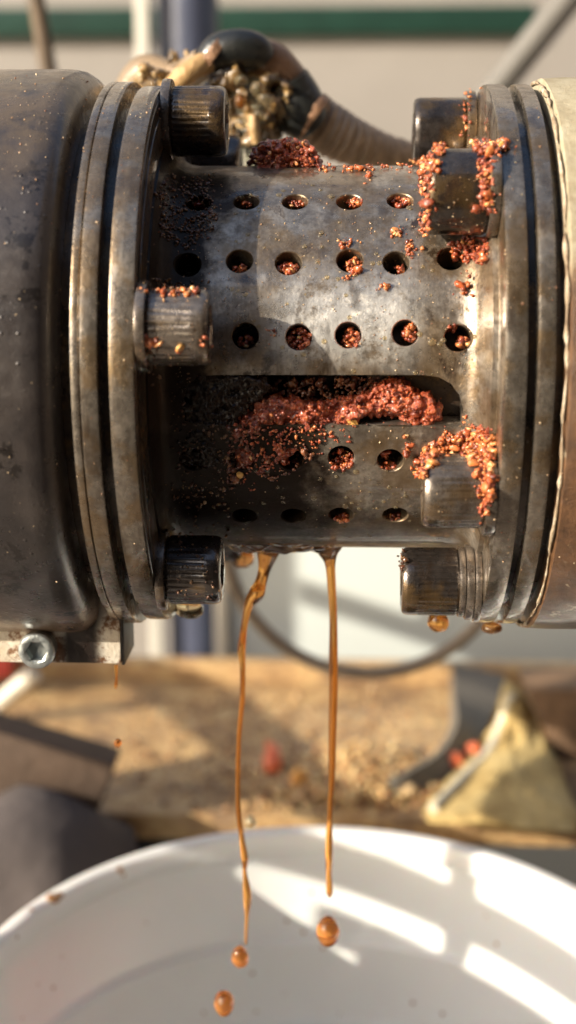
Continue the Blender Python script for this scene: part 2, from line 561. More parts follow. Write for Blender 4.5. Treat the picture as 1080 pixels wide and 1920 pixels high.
# unseen frame added left of the press, bars shaped to shade bucket and cabinet
FD = 22.0
hs = Vector((sun_dir.x, sun_dir.y, 0)).normalized()
ru = sun_dir.cross(Vector((0, 0, 1))).normalized()
def fz(v):
    return (v + math.sin(SUN_E) * FD) / math.cos(SUN_E)
frame = thing('shade_frame', 'unseen frame of rails added at the left to cast bands of shade', 'frame', hs * FD + ru * 10 + Vector((0, 0, GZ)))
SHADEFRAMEM = plain('shade_frame_wood', (.22, .17, .12), .8, var=.3, scale=.2, bump=.05)
def frame_bar(name, u0, u1, za, zb, th=.5):
    bm = bmesh.new()
    for u in (u0, u1):
        for d in (0, th):
            for z in (za, zb):
                bm.verts.new(hs * (FD + d) + ru * u + Vector((0, 0, z)))
    v = list(bm.verts)
    for q in ((0, 1, 3, 2), (4, 6, 7, 5), (0, 4, 5, 1), (2, 3, 7, 6), (0, 2, 6, 4), (1, 5, 7, 3)):
        bm.faces.new([v[i] for i in q])
    bevel_all(bm, .06)
    return obj(name, bm, SHADEFRAMEM, frame)
frame_bar('rail', 1.4, 27.2, fz(-10.82), fz(-9.80))
frame_bar('rail', 5.0, 27.2, fz(-6.55), fz(-5.72))
frame_bar('rail', 1.3, 6.35, fz(-15.0), fz(-11.48))
frame_bar('rail_end', 6.36, 7.1, fz(-12.2), fz(-11.48))
frame_bar('mullion', 4.33, 4.98, GZ, fz(-7.2), .45)
frame_bar('post', 27.25, 29.6, GZ, fz(-2.5), 1.0)
frame_bar('board', 13.0, 24.6, fz(-5.70), fz(-2.6), .4)

# upright post with its white strip
post = thing('steel_post', 'navy painted upright post with a white strip down its left side', 'post', (-8, 38, GZ))
a = on_y(286, 50, 38); b = on_y(404, 50, 38)
bm = bmesh.new()
pc = Vector(((a.x + b.x) / 2, 39.5, 0))
hw = (b.x - a.x) / 2
lathe(bm, [(GZ, hw), (70, hw)], 40, axis='z', center=(pc.x, pc.y, 0))
obj('post_tube', bm, plain('navy_paint', (.075, .085, .13), .38, var=.2, scale=.2), post)
a = on_y(256, 50, 38); b = on_y(281, 50, 38)
rect_between('white_strip', (a.x, 0, GZ), (b.x, 0, 70), 37.6, 38.6, plain('white_strip_paint', (.60, .57, .50), .5, var=.05), post, .1)

def bar(name, p, q, r, mat, label, cat, seg=20):
    bm = bmesh.new()
    tube(bm, [(p, r), (p.lerp(q, .5), r), (q, r)], seg)
    return tag(obj(name, bm, mat, loc=q), label, cat)
bar('brace_rod', on_y(48, -120, 24), on_y(112, 260, 24), .28, plain('rusty_brown_rod', (.10, .065, .035), .6, var=.4), 'thin rusty brown rod slanting behind the black housing', 'rod')
bar('diagonal_brace', on_y(1215, -190, 30), on_y(800, 330, 30), .54, plain('grey_brace_paint', (.15, .14, .125), .55, var=.1), 'grey tubular brace slanting down behind the heater band', 'brace')

# dark hoop
hy = 14.0
c0 = on_y(690, 1006, hy); c1 = on_y(690, 1262, hy)
hr = (c1 - c0).length
bm = bmesh.new()
N = 96
rows = []
for i in range(N):
    t = 2 * math.pi * i / N
    cc = c0 + Vector((math.cos(t), 0, math.sin(t))) * hr
    rad = Vector((math.cos(t), 0, math.sin(t)))
    rows.append([bm.verts.new(cc + rad * (.19 * math.cos(u)) + Vector((0, 1, 0)) * (.19 * math.sin(u))) for u in (2 * math.pi * k / 12 for k in range(12))])
for i in range(N):
    for k in range(12):
        bm.faces.new((rows[i][k], rows[i][(k + 1) % 12], rows[(i + 1) % N][(k + 1) % 12], rows[(i + 1) % N][k]))
tag(obj('wire_hoop', bm, plain('brown_hoop_metal', (.24, .19, .14), .45, .3, var=.25), loc=c1), 'round brown-grey hoop hanging behind the barrel and the oil streams', 'hoop')

# bench of brown sheet steel
BZ = -14.2
by1 = on_z(600, 1272, BZ).y
by0 = on_z(600, 1532, BZ).y
def bench_mat():
    m = Mat('residue_covered_steel', .5)
    c = m.ramp(m.noise(.9, 8, .7), [(.25, (.20, .10, .04)), (.5, (.47, .29, .125)), (.75, (.74, .54, .27))])
    c = m.mix(m.rng(m.noise(.35, 5, .6, off=3), .5, .62, 0, .7), c, (.17, .10, .06))
    m.set(Base_Color=c, Roughness=m.rng(m.noise(2, 5), .35, .65, .3, .7), Coat_Weight=.3)
    m.bump(m.noise(3, 6, .7), .15)
    return m.m
BENCHM = bench_mat()
bench = thing('work_bench', 'oil stained sheet steel bench strewn with seed residue behind the bucket', 'bench', (0, by0, GZ))
bm = bmesh.new(); box(bm, (-34, by0, BZ - .8), (38, by1, BZ)); bevel_all(bm, .12)
obj('bench_top', bm, BENCHM, bench)
bm = bmesh.new(); box(bm, (-34, by1 - .4, BZ - 6), (38, by1 + .3, BZ + .7)); bevel_all(bm, .1)
obj('back_lip', bm, BENCHM, bench)
NAVY = plain('dark_navy_paint', (.022, .024, .034), .5, var=.3)
bm = bmesh.new(); box(bm, (-16, by0 + 2, GZ), (-3, by1 - 1, BZ - .85)); bevel_all(bm, .2)
obj('under_box', bm, NAVY, bench)
for x in (-32, 35):
    bm = bmesh.new(); box(bm, (x - 1.2, by0 + 1, GZ), (x + 1.2, by0 + 4, BZ - .85)); bevel_all(bm, .15)
    obj('leg', bm, NAVY, bench)

# ================================================================== OIL PRESS
press = thing('oil_press', 'oily steel screw press with a perforated barrel between two bolted flanges', 'oil press', (0, 0, -4.3))
XF, XG = -2.63, 2.04                          # inner faces of the two flanges
BR = 2.946                                    # barrel radius

# left gear housing: painted black, rounded rim
prof = [(-16, 0.5), (-16, 4.34), (-4.05, 4.34), (-3.86, 4.31), (-3.74, 4.23), (-3.66, 4.10), (-3.63, 3.92), (-3.63, 0.5)]
bm = bmesh.new(); lathe(bm, subdiv(prof, .5), 180, closed=True)
obj('gear_housing', bm, PAINT, press, True, 50)
ring_part('groove_spacer', -3.64, -2.60, .5, 3.80, DARKSTEEL, press)
o1 = bmesh.new()
lathe(o1, chamfer([(-3.44, 3.6), (-3.44, 4.16), (-3.335, 4.16), (-3.325, 4.12), (-3.315, 4.16), (-3.09, 4.16), (-3.09, 3.6)], .03), 180, closed=True)
obj('retaining_ring', o1, FLANGE, press, True)
ring_part('flange', -2.965, XF, 2.0, 4.10, FLANGE, press, .05, 180)
ring_part('flange', XG, 2.33, 2.0, 4.10, FLANGE, press, .05, 180)
ring_part('groove_spacer', 2.32, 2.85, .5, 3.86, DARKSTEEL, press)
ring_part('retaining_ring', 2.45, 2.68, 3.6, 4.10, FLANGE, press, .04, 180)
def shade_face():  # varnish patches over a brown-black that paints the face's shade
    m = Mat('varnish_grime_shade', .3)
    c = m.ramp(m.noise(1.6, 7, .7, off=3), [(.38, (.016, .010, .006)), (.56, (.040, .024, .012)), (.66, (.12, .065, .022)), (.76, (.34, .22, .09))])
    m.set(Base_Color=c, Coat_Weight=.35, Coat_Roughness=.12, Specular_IOR_Level=.35)
    m.bump(m.noise(8, 6, .75), .02, .8)
    return m.m
SHADEFACE = shade_face()
lf = [c for c in press.children if c.name.startswith('flange')][0]
bm = bmesh.new(); lathe(bm, [(XF - .02, 2.9), (XF + .010, 2.9), (XF + .012, 4.0), (XF - .02, 4.03)], 160, closed=True)
obj('face_shade_grime', bm, SHADEFACE, lf, True, 40)  # thin dark ring painting the shade on the left flange face
# right heater band with uneven lip
bm = bmesh.new()
def wob(r, a, s, k=2.0):
    return lambda t: r + a * mnoise.noise(Vector((math.cos(t) * k, math.sin(t) * k, s)))
hp = [(2.80, 3.3), (2.80, 4.05), (2.86, 4.17), (3.2, 4.19), (3.8, 4.18), (5, 4.2), (8, 4.2), (16, 4.2), (16, .5), (2.80, .5)]
lathe(bm, [(x, wob(r, .035 if r > 4 else 0, x * .8, 4)) for x, r in hp], 180, closed=True)
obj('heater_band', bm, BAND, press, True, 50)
bm = bmesh.new()                                # crusty seam between band and ring
rows = []
for i in range(260):
    t = 2 * math.pi * i / 260
    q = max(.004, .026 + .05 * mnoise.noise(Vector((math.cos(t) * 13, math.sin(t) * 13, 3))) + .03 * mnoise.noise(Vector((math.cos(t) * 40, math.sin(t) * 40, 3))))
    rx = 2.80 + .03 * mnoise.noise(Vector((math.cos(t) * 6, math.sin(t) * 6, 9)))
    rr = 4.11 + .03 * mnoise.noise(Vector((math.cos(t) * 5, math.sin(t) * 5, 1)))
    rows.append([bm.verts.new((rx + q * .8 * math.cos(u), (rr + q * math.sin(u)) * math.cos(t), (rr + q * math.sin(u)) * math.sin(t))) for u in (2 * math.pi * k / 8 for k in range(8))])
for i in range(260):
    A, B = rows[i], rows[(i + 1) % 260]
    for k in range(8):
        bm.faces.new((A[k], A[(k + 1) % 8], B[(k + 1) % 8], B[k]))
obj('seam_crust', bm, CRUST, press, True, 60)

# perforated barrel: tube with collars, holes and slot cut through it
outer = [(XF - .05, BR + .42), (XF + .06, BR + .40), (XF + .12, BR + .22), (XF + .20, BR + .09), (XF + .32, BR + .02), (XF + .45, BR),
         (XG - .52, BR), (XG - .36, BR + .02), (XG - .24, BR + .10), (XG - .15, BR + .22), (XG - .07, BR + .42), (XG + .05, BR + .44)]
pts = outer + [(XG + .05, 2.45), (XF - .05, 2.45)]
bm = bmesh.new(); lathe(bm, subdiv(pts, .18), 200, closed=True)
bmesh.ops.recalc_face_normals(bm, faces=bm.faces)
bar_me = bpy.data.meshes.new('barrel_raw'); bm.to_mesh(bar_me); bm.free()
rowpx = [
    [(372, 380), (462, 378), (553, 378), (655, 378), (750, 376)],
    [(352, 496), (449, 489), (541, 493), (656, 488), (743, 492), (845, 484)],
    [(460, 630), (560, 632), (653, 628), (760, 624), (858, 634), (362, 634)],
    [(362, 862), (454, 862), (546, 862), (640, 858), (732, 864)],
    [(458, 968), (550, 968), (640, 966), (741, 966)],
]
holes = [on_cyl(x, y, BR) for row in rowpx for x, y in row]
for x in (-1.75, -.9, -.1, .75, 1.45):
    for t in (-84, -106, -128, 106, 128, 150):
        holes.append(Vector((x, -BR * math.cos(R(t)), BR * math.sin(R(t)))))
cut = bmesh.new()
for p in holes:
    n = Vector((0, p.y, p.z)).normalized()
    u = Vector((1, 0, 0)); w = n.cross(u)
    rr = []
    for h, r in ((-.85, .178), (-.020, .179), (.010, .199), (.3, .235)):
        rr.append([cut.verts.new(p + n * h + (u * math.cos(k * math.pi / 14) + w * math.sin(k * math.pi / 14)) * r) for k in range(28)])
    for A, B in zip(rr, rr[1:]):
        for i in range(28):
            cut.faces.new((A[i], A[(i + 1) % 28], B[(i + 1) % 28], B[i]))
    cut.faces.new(rr[0]); cut.faces.new(rr[-1])
slot_px = [(346, 790), (344, 750), (352, 722), (372, 707), (400, 703), (790, 703), (822, 707), (846, 720), (862, 742), (868, 766), (866, 796), (600, 797), (380, 797)]
sm = on_cyl(600, 750, BR); sn = Vector((0, sm.y, sm.z)).normalized()
lo_ = [cut.verts.new(on_cyl(x, y, BR) - sn * .95) for x, y in slot_px]
hi_ = [cut.verts.new(on_cyl(x, y, BR) + sn * .5) for x, y in slot_px]
for i in range(len(lo_)):
    j = (i + 1) % len(lo_)
    cut.faces.new((lo_[i], lo_[j], hi_[j], hi_[i]))
cut.faces.new(lo_); cut.faces.new(hi_)
# shallow step milled round the slot's right end, and the joint line of the two half shells
for pxs, dep in (([(770, 746), (830, 746), (856, 760), (874, 784), (872, 799), (770, 799)], .16),
                 ([(690, 796.5), (930, 799), (930, 802), (690, 799.5)], .03)):
    l2 = [cut.verts.new(on_cyl(x, y, BR) - sn * dep) for x, y in pxs]
    h2 = [cut.verts.new(on_cyl(x, y, BR) + sn * .7) for x, y in pxs]
    for i in range(len(l2)):
        j = (i + 1) % len(l2)
        cut.faces.new((l2[i], l2[j], h2[j], h2[i]))
    cut.faces.new(l2); cut.faces.new(h2)
bmesh.ops.recalc_face_normals(cut, faces=cut.faces)
cut_me = bpy.data.meshes.new('cut_raw'); cut.to_mesh(cut_me); cut.free()
oa = link(bpy.data.objects.new('barrel_raw', bar_me)); oc = link(bpy.data.objects.new('cut_raw', cut_me))
md = oa.modifiers.new('cut', 'BOOLEAN'); md.operation = 'DIFFERENCE'; md.object = oc; md.solver = 'EXACT'; md.use_self = True
dg = bpy.context.evaluated_depsgraph_get()
res = bpy.data.meshes.new_from_object(oa.evaluated_get(dg))
bm = bmesh.new(); bm.from_mesh(res)
for o in (oa, oc):
    bpy.data.objects.remove(o)
for m in (bar_me, cut_me, res):
    bpy.data.meshes.remove(m)
barrel = obj('barrel', bm, STEEL, press, True, 32)

bm = bmesh.new()                                # shallow floor at the slot's right end
rows = []
for i in range(13):
    t = R(-24 + 44 * i / 12)
    rows.append([[bm.verts.new((x, -r * math.cos(t), r * math.sin(t))) for x in (.35, 1.85)] for r in (2.28, 2.40)])
for A, B in zip(rows, rows[1:]):
    for q in ((A[0][0], A[0][1], B[0][1], B[0][0]), (A[1][0], A[1][1], B[1][1], B[1][0]), (A[0][0], A[1][0], B[1][0], B[0][0]), (A[0][1], A[1][1], B[1][1], B[0][1])):
        bm.faces.new(q)
for E_ in (rows[0], rows[-1]):
    bm.faces.new((E_[0][0], E_[0][1], E_[1][1], E_[1][0]))
obj('slot_liner', bm, DARKSTEEL, press, True, 30)
# the screw inside
bm = bmesh.new()
rings = []
for i in range(260):
    x = XF - .04 + (XG - XF + .08) * i / 259
    ph = 2 * math.pi * (x / 1.5)
    rings.append((x, (lambda ph: lambda t: 1.75 + .5 * max(0, math.cos(t - ph)) ** 6)(ph)))
lathe(bm, rings, 72)
obj('screw_shaft', bm, DARKSTEEL, press, True, 60)

# bolts
def solve_bolt(py, x, rb, front=True):
    best = None
    for k in range(0, 3600):
        t = R(k / 10)
        p = Vector((x, rb * math.cos(t), rb * math.sin(t)))
        d = abs(project(p)[1] - py)
        side = (p - CAM).length < math.sqrt(CAM.y ** 2 + CAM.z ** 2)
        if side == front and (best is None or d < best[0]):
            best = (d, p)
    return best[1]
def make_bolt(p, x0, sgn, hlen, mat, head_r=.5, wash=((.13, .60),), knurl=True, label=None, seg=144):
    """head points along sgn from the face at x0; washers first"""
    x = x0
    spec = []
    for th, r in wash:
        spec.append((x, x + sgn * th, r)); x += sgn * th
    def kn(t, r=head_r):
        return r * (1 - .022 * (1 if math.sin(t * 36) > 0 else 0)) if knurl else r
    hexr = head_r * .52
    def hx(t):
        u = (t % (math.pi / 3)) - math.pi / 6
        return hexr * math.cos(math.pi / 6) / math.cos(u)
    L = hlen
    bm = bmesh.new()
    seq = [(0, .2), (0, head_r * .94), (.03, head_r * .985), (.06, kn), (L * .70, kn), (L * .72, head_r * 1.0), (L - .10, head_r * .995), (L - .045, head_r * .97), (L - .012, head_r * .92), (L, head_r * .86),
           (L, lambda t: hx(t) + .05), (L - .03, hx), (L * .45, hx), (L * .40, .05)]
    lathe(bm, [(sgn * a, r) for a, r in seq], seg, center=(x, p.y, p.z))
    b = obj('cap_screw', bm, mat, press, True, 28)
    if label:
        b['label'] = label
    for xa, xb, r in spec:
        w = bmesh.new()
        xa += sgn * .004
        lathe(w, [(q[0], q[1]) for q in chamfer([(xa, .3), (xa, r), (xb, r), (xb, .3)], .03)], 72, closed=True, center=(0, p.y, p.z))
        obj('washer', w, BOLTLIT, b, True, 30)
    return b
boltspec = [  # pixel y, front half?, left flange?
    (228, True, 'L'), (613, True, 'L'), (1068, True, 'L'), (245, False, 'R'), (360, True, 'R'), (920, True, 'R'), (1090, True, 'R')]
BP = []
for py, fr, side in boltspec:
    if side == 'L':
        p = solve_bolt(py, -2.15, 3.62, fr)
        make_bolt(p, XF, 1, .78, BOLT if py != 613 else BOLTLIT, .50, ((.14, .60),))
    else:
        p = solve_bolt(py, 1.5, 3.62, fr)
        if py == 1090:
            make_bolt(p, XG, -1, .82, BOLT, .50, ((.10, .60), (.12, .56), (.10, .52)))
        else:
            make_bolt(p, XG, -1, .80, BOLT if py != 920 else BOLTLIT, .50 if py != 360 else .56, ((.15, .60),), knurl=py == 920)
    BP.append(p)
# remaining bolts of each circle, out of sight behind
for ang, side in ((117, 'L'), (177, 'L'), (-123 + 360, 'L'), (150, 'R'), (210, 'R')):
    p = Vector((0, -3.62 * math.cos(R(ang)), 3.62 * math.sin(R(-ang) if side == 'L' else R(ang))))
    make_bolt(p, XF if side == 'L' else XG, 1 if side == 'L' else -1, .78, BOLT, .5, ((.14, .60),), seg=72)

# bracket under the housing
def bracket_mat():
    m = Mat('chipped_white_bracket', .45)
    c = m.ramp(m.noise(2.0, 7, .7), [(.3, (.50, .40, .28)), (.55, (.70, .64, .54)), (.75, (.80, .76, .69))])
    rust = m.rng(m.noise(2.6, 8, .75, off=5), .50, .60)
    c = m.mix(rust, c, (.19, .085, .035))
    x = m.axis(0)
    dk = m.math('MULTIPLY', m.rng(x, -.0432, -.0412), m.rng(x, -.0352, -.0376))
    c = m.mix(m.math('MULTIPLY', dk, m.rng(m.noise(2.2, 6, .7, off=8), .25, .4)), c, (.018, .012, .010))
    m.set(Base_Color=c, Roughness=m.rng(m.noise(3, 5), .3, .7, .25, .6), Coat_Weight=.2)
    m.bump(m.noise(8, 6, .7), .02)
    return m.m
BY = -1.7
pa = on_y(-300, 1166, BY); pb = on_y(227, 1245, BY)
bm = bmesh.new(); box(bm, (pa.x, BY, pb.z), (pb.x, BY + .95, pa.z + .5)); bevel_all(bm, .035)
brk = obj('clamp_bracket', bm, bracket_mat(), press, True)
ec = on_y(238, 1200, BY)
bm = bmesh.new(); box(bm, (pb.x + .004, BY + .03, pb.z - .03), (pb.x + .05, BY + .97, pa.z + .25)); bevel_all(bm, .015)
obj('end_shade_plate', bm, plain('black_end_shade', (.016, .012, .010), .4, var=.4), brk, True)  # black plate paints the shade on the bracket's end face
sc_ = on_y(76, 1210, BY)
def zinc():
    m = Mat('zinc_screw', .35, .85)
    m.set(Base_Color=m.ramp(m.noise(4, 6, .7), [(.3, (.30, .33, .33)), (.7, (.62, .66, .66))]))
    m.bump(m.noise(12, 5), .012)
    return m.m
bm = bmesh.new()
hr_ = .285
def hx2(t):
    u = (t % (math.pi / 3)) - math.pi / 6
    return .165 * math.cos(math.pi / 6) / math.cos(u)
lathe(bm, [(.02, hr_ * .9), (-.20, hr_), (-.27, hr_ * .98), (-.30, hr_ * .90), (-.31, hr_ * .80), (-.31, .185), (-.29, hx2), (-.12, hx2), (-.10, .02)], 72, axis='y', center=(sc_.x, BY, sc_.z))
obj('clamp_screw', bm, zinc(), brk, True, 30)

# ================================================================== HOSE AND FITTINGS ABOVE THE BARREL
hose = thing('hose_assembly', 'blurred braided hose with black sleeves and amber fittings above the barrel', 'hose', on_y(470, 290, 4.2))
RUB = plain('black_rubber', (.016, .017, .016), .35, var=.4, bump=.03, coat=.2)
def ptube(name, pxs, y, mat, n=10, seg=20, ridges=None):
    path = []
    for (px, py, w, dy) in pxs:
        p = on_y(px, py, y + dy)
        path.append((p, w / FPX * (p - CAM).length * .5))
    path = smooth_path(path, n)
    if ridges:
        path = [(p, r * (1 + .06 * math.sin(i * ridges))) for i, (p, r) in enumerate(path)]
    bm = bmesh.new(); tube(bm, path, seg)
    return obj(name, bm, mat, hose, False, 50)
AMB = plain('amber_nylon', (.42, .26, .11), .35, var=.45, scale=1.5, bump=.05, coat=.4)
BRASSY = plain('oily_brown_elbow', (.24, .13, .07), .35, .3, var=.4, scale=1.5, bump=.05, coat=.4)
BRAID = plain('braided_hose_cover', (.44, .31, .20), .5, .2, var=.3, scale=3, bump=.03)
ptube('clear_tube', [(235, 190, 60, 1), (275, 140, 70, .8), (330, 150, 60, .4), (385, 118, 56, 0)], 3.8, plain('yellowed_tube', (.27, .19, .11), .3, var=.3, scale=1.2, coat=.5))
ptube('amber_tube', [(300, 185, 34, -.5), (350, 140, 40, -.5), (400, 110, 40, -.2)], 3.8, AMB)
ptube('black_sleeve', [(388, 118, 50, 0), (412, 96, 62, 0), (450, 90, 66, 0), (478, 98, 66, .1), (490, 112, 52, .2)], 3.6, RUB)
ptube('elbow', [(478, 100, 62, .1), (510, 120, 76, .3), (540, 160, 80, .5), (556, 190, 76, .5)], 3.8, BRASSY)
ptube('black_sleeve', [(536, 150, 84, .4), (552, 185, 96, .5), (566, 215, 94, .5), (578, 232, 80, .6)], 3.7, RUB)
ptube('corrugated_hose', [(560, 205, 84, .6), (610, 240, 92, .8), (665, 268, 80, 1.1), (740, 290, 60, 1.8), (860, 310, 50, 3.0), (960, 330, 50, 4)], 3.9, BRAID, 22, 20, 1.15)
ptube('valve_body', [(468, 150, 70, .2), (470, 185, 90, .2), (476, 225, 74, .2), (484, 262, 60, .2), (490, 330, 60, .2)], 3.9, plain('oily_clear_fitting', (.20, .19, .13), .2, .3, var=.6, scale=2.5, bump=.08, coat=.6))
for px, py, w in ((452, 150, 34), (482, 168, 30), (500, 190, 34), (450, 190, 26), (488, 215, 30), (455, 232, 26), (470, 245, 22)):
    V, F = [], []
    p = on_y(px, py, 3.4); r = w / FPX * (p - CAM).length * .5
    blob(V, F, p, r, True, .2)
    obj('oil_bead', (V, F), OILCLEAR if random.random() < .6 else OIL, hose, False, 0)
balls = [(on_y(x, y, 3.6 + random.uniform(0, .8) + .5 * mnoise.noise(Vector((x * .03, y * .03, 1)))), random.choice((.06, .08, .11, .15))) for x, y in sample([(400, 150), (440, 120), (500, 125), (545, 165), (540, 200), (515, 270), (440, 280), (426, 200)], 330)]
balls += [(on_y(x, y, 3.2 + random.uniform(0, 1.2)), random.choice((.06, .09, .14))) for x, y in sample([(255, 135), (330, 95), (380, 110), (380, 150), (330, 160), (262, 165)], 50)]
GUNK = Mat('oily_fitting_gunk', .18)
GUNK.set(Base_Color=GUNK.ramp(GUNK.noise(2.4, 5, .65, off=3), [(.32, (.03, .022, .012)), (.48, (.16, .10, .045)), (.6, (.34, .21, .08)), (.74, (.46, .38, .22))]), Coat_Weight=.9, Coat_Roughness=.06)
clump('oily_gunk', balls, .04, GUNK.m, None, .05, hose)
def clip(px, py, w, y):
    p = on_y(px, py, y)
    bm = bmesh.new()
    r = w / FPX * (p - CAM).length * .5
    lathe(bm, chamfer([(-.09, r * .9), (-.09, r * 1.06), (.09, r * 1.06), (.09, r * .9)], .02), 40, closed=True)
    m = Matrix.Translation(p) @ Matrix.Rotation(R(38), 4, 'Y')
    bmesh.ops.transform(bm, matrix=m, verts=bm.verts)
    obj('hose_clip', bm, BRASSY, hose)
clip(402, 104, 72, 3.62)
clip(584, 222, 92, 4.25)
ptube('amber_drip', [(474, 215, 16, -.3), (476, 240, 22, -.3), (480, 270, 14, -.3)], 3.6, AMB, 6, 12)

# ================================================================== BVH of the press, for everything that clings to it
BVH = BVHTree.FromPolygons(SOLID_V, SOLID_F)
def stick(px, py):
    loc, nor, idx, dist = BVH.ray_cast(CAM, ray(px, py))
    if loc is None:
        return None, None
    if nor.dot(ray(px, py)) > 0:
        nor = -nor
    return loc, nor
def heap(name, pts, size, mat, label, cat='press residue', lift=(.0, .08), fine=False, level=None):
    """crumbs stuck where the camera ray meets the press; level(px,py) gives a cylinder radius to fill instead"""
    V, F = [], []
    gate = 'fleck' not in name and level is None
    for x, y in pts:
        if gate and mnoise.noise(Vector((x * .07, y * .07, 2))) + .8 * mnoise.noise(Vector((x * .17, y * .17, 5))) < -.22:
            continue
        if gate:
            x += random.gauss(0, 2.2) + (random.gauss(0, 11) if random.random() < .08 else 0)
            y += random.gauss(0, 2.2) + (abs(random.gauss(0, 14)) if random.random() < .08 else 0)
        if level is not None:
            r = level(x, y)
            p = on_cyl(x, y, r); n = Vector((0, p.y, p.z)).normalized()
            l, _ = stick(x, y)
            if l is not None and (l - CAM).length < (p - CAM).length:
                p = l
        else:
            p, n = stick(x, y)
            if p is None:
                continue
        s = random.uniform(*size)
        s *= random.choice((.4, .5, .6, .8, .9, 1.25)) if gate else random.choice((.6, .8, 1.0, 1.0, 1.25))
        blob(V, F, p + n * random.uniform(*lift), s, fine or s > .045, .75)
    o = obj(name, (V, F), mat, None, False, 0)
    return tag(o, label, cat, None, 'stuff')

# meal bulging out of the slot
slotpoly = [(436, 788), (440, 850), (452, 905), (505, 878), (548, 842), (610, 828), (645, 805), (672, 778), (706, 768), (742, 772), (770, 792), (806, 796), (824, 772), (802, 742), (778, 742), (756, 714), (718, 720), (688, 742), (640, 750), (590, 758), (540, 752), (505, 742), (470, 756)]
def lv(x, y):
    return BR - .36 + .31 * min(1, max(0, (y - 690) / 90)) + .11 * mnoise.noise(Vector((x * .02, y * .03, 0))) + .07 * mnoise.noise(Vector((x * .06, y * .07, 3))) + random.uniform(-.05, .04)
balls = []
for x, y in sample(slotpoly, 1500):
    if mnoise.noise(Vector((x * .045, y * .06, 4))) < -.42:
        continue
    p = on_cyl(x, y, lv(x, y) - .05); balls.append((p, random.uniform(.03, .075)))
for x, y in sample(slotpoly, 500):
    p = on_cyl(x, y, lv(x, y) - .16); balls.append((p, random.uniform(.09, .13)))
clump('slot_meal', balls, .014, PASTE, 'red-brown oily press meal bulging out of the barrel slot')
heap('slot_meal', sample(slotpoly, 330), (.012, .036), MEAL, 'loose red crumbs sitting on the meal in the slot', level=lambda x, y: lv(x, y) + .03, lift=(0, .03))
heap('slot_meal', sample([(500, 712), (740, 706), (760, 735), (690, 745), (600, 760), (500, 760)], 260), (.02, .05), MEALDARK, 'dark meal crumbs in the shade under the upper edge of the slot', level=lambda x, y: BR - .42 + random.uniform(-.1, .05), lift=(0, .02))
heap('slot_meal', sample([(425, 780), (560, 740), (830, 735), (835, 800), (700, 800), (600, 850), (500, 915), (430, 925)], 330), (.010, .03), MEAL, 'fine crumbs smeared around the edge of the slot meal', lift=(-.004, .01))
heap('slot_meal', sample([(430, 800), (470, 840), (450, 915), (425, 900)], 160) + sample([(450, 880), (560, 835), (600, 850), (520, 900)], 90), (.02, .045), MEALDARK, 'shaded wet meal smeared below the left end of the slot', lift=(-.01, .03))
BLACK = Mat('black_oil_grime', .22)
BLACK.set(Base_Color=BLACK.ramp(BLACK.noise(5, 6, .7), [(.35, (.007, .004, .003)), (.66, (.018, .009, .005)), (.78, (.09, .035, .014))]), Coat_Weight=.12, Coat_Roughness=.1, Specular_IOR_Level=.22)
BLACK.bump(BLACK.noise(14, 6, .75), .015, .6)
BLACK = BLACK.m
balls = []
for x, y in sample([(336, 712), (360, 702), (500, 708), (498, 735), (452, 770), (440, 800), (440, 900), (400, 930), (335, 905)], 620):
    k = mnoise.noise(Vector((x * .03, y * .03, 7)))
    balls.append((on_cyl(x, y, BR - .06 + .05 * k), random.uniform(.035, .085)))
for x, y in sample([(345, 715), (500, 712), (440, 795), (345, 795)], 260):
    balls.append((on_cyl(x, y, BR - .18), random.uniform(.09, .13)))
clump('slot_grime', balls, .018, BLACK, 'black oily grime burying the left end of the barrel slot')
heap('grime_fleck', sample([(320, 700), (500, 700), (440, 930), (320, 960)], 130) + sample([(320, 930), (430, 930), (430, 1130), (330, 1130)], 120), (.008, .03), SCUM, 'brown scum flecks on the black grime and painted shade at the lower left of the barrel', lift=(-.003, .02))
# scum in the dark left corner
heap('corner_scum', sample([(296, 330), (400, 332), (412, 420), (350, 470), (300, 440)], 900) + sample([(255, 520), (390, 530), (385, 552), (255, 550)], 150) + sample([(330, 760), (430, 740), (430, 930), (330, 960)], 200) + sample([(270, 640), (330, 670), (300, 720), (262, 690)], 40),
     (.012, .035), SCUM, 'brown dried scum around the left collar and the hole beside it', lift=(-.005, .02))
# mound on top of the barrel
mound = [(470, 300), (478, 280), (500, 266), (540, 260), (575, 268), (592, 290), (606, 318), (560, 322), (480, 318)]
balls = [(on_y(x, y, random.uniform(-.5, .5)), random.uniform(.03, .08)) for x, y in sample(mound, 620)]
clump('barrel_top_meal', balls, .016, PASTE, 'mound of red meal sitting on top of the barrel beside the hose')
V, F = [], []
for x, y in sample(mound, 220):
    blob(V, F, on_y(x, y, random.uniform(-.6, -.3)), random.uniform(.015, .04), True, .7)
tag(obj('barrel_top_crumb', (V, F), MEAL, None, False, 0), 'loose crumbs on the mound of meal on top of the barrel', 'press residue', None, 'stuff')
heap('barrel_edge_meal', [(x, random.uniform(308, 322)) for x in (random.uniform(600, 830) for _ in range(110))], (.02, .05), MEALLIT, 'orange crumbs along the top edge of the barrel', lift=(0, .05))
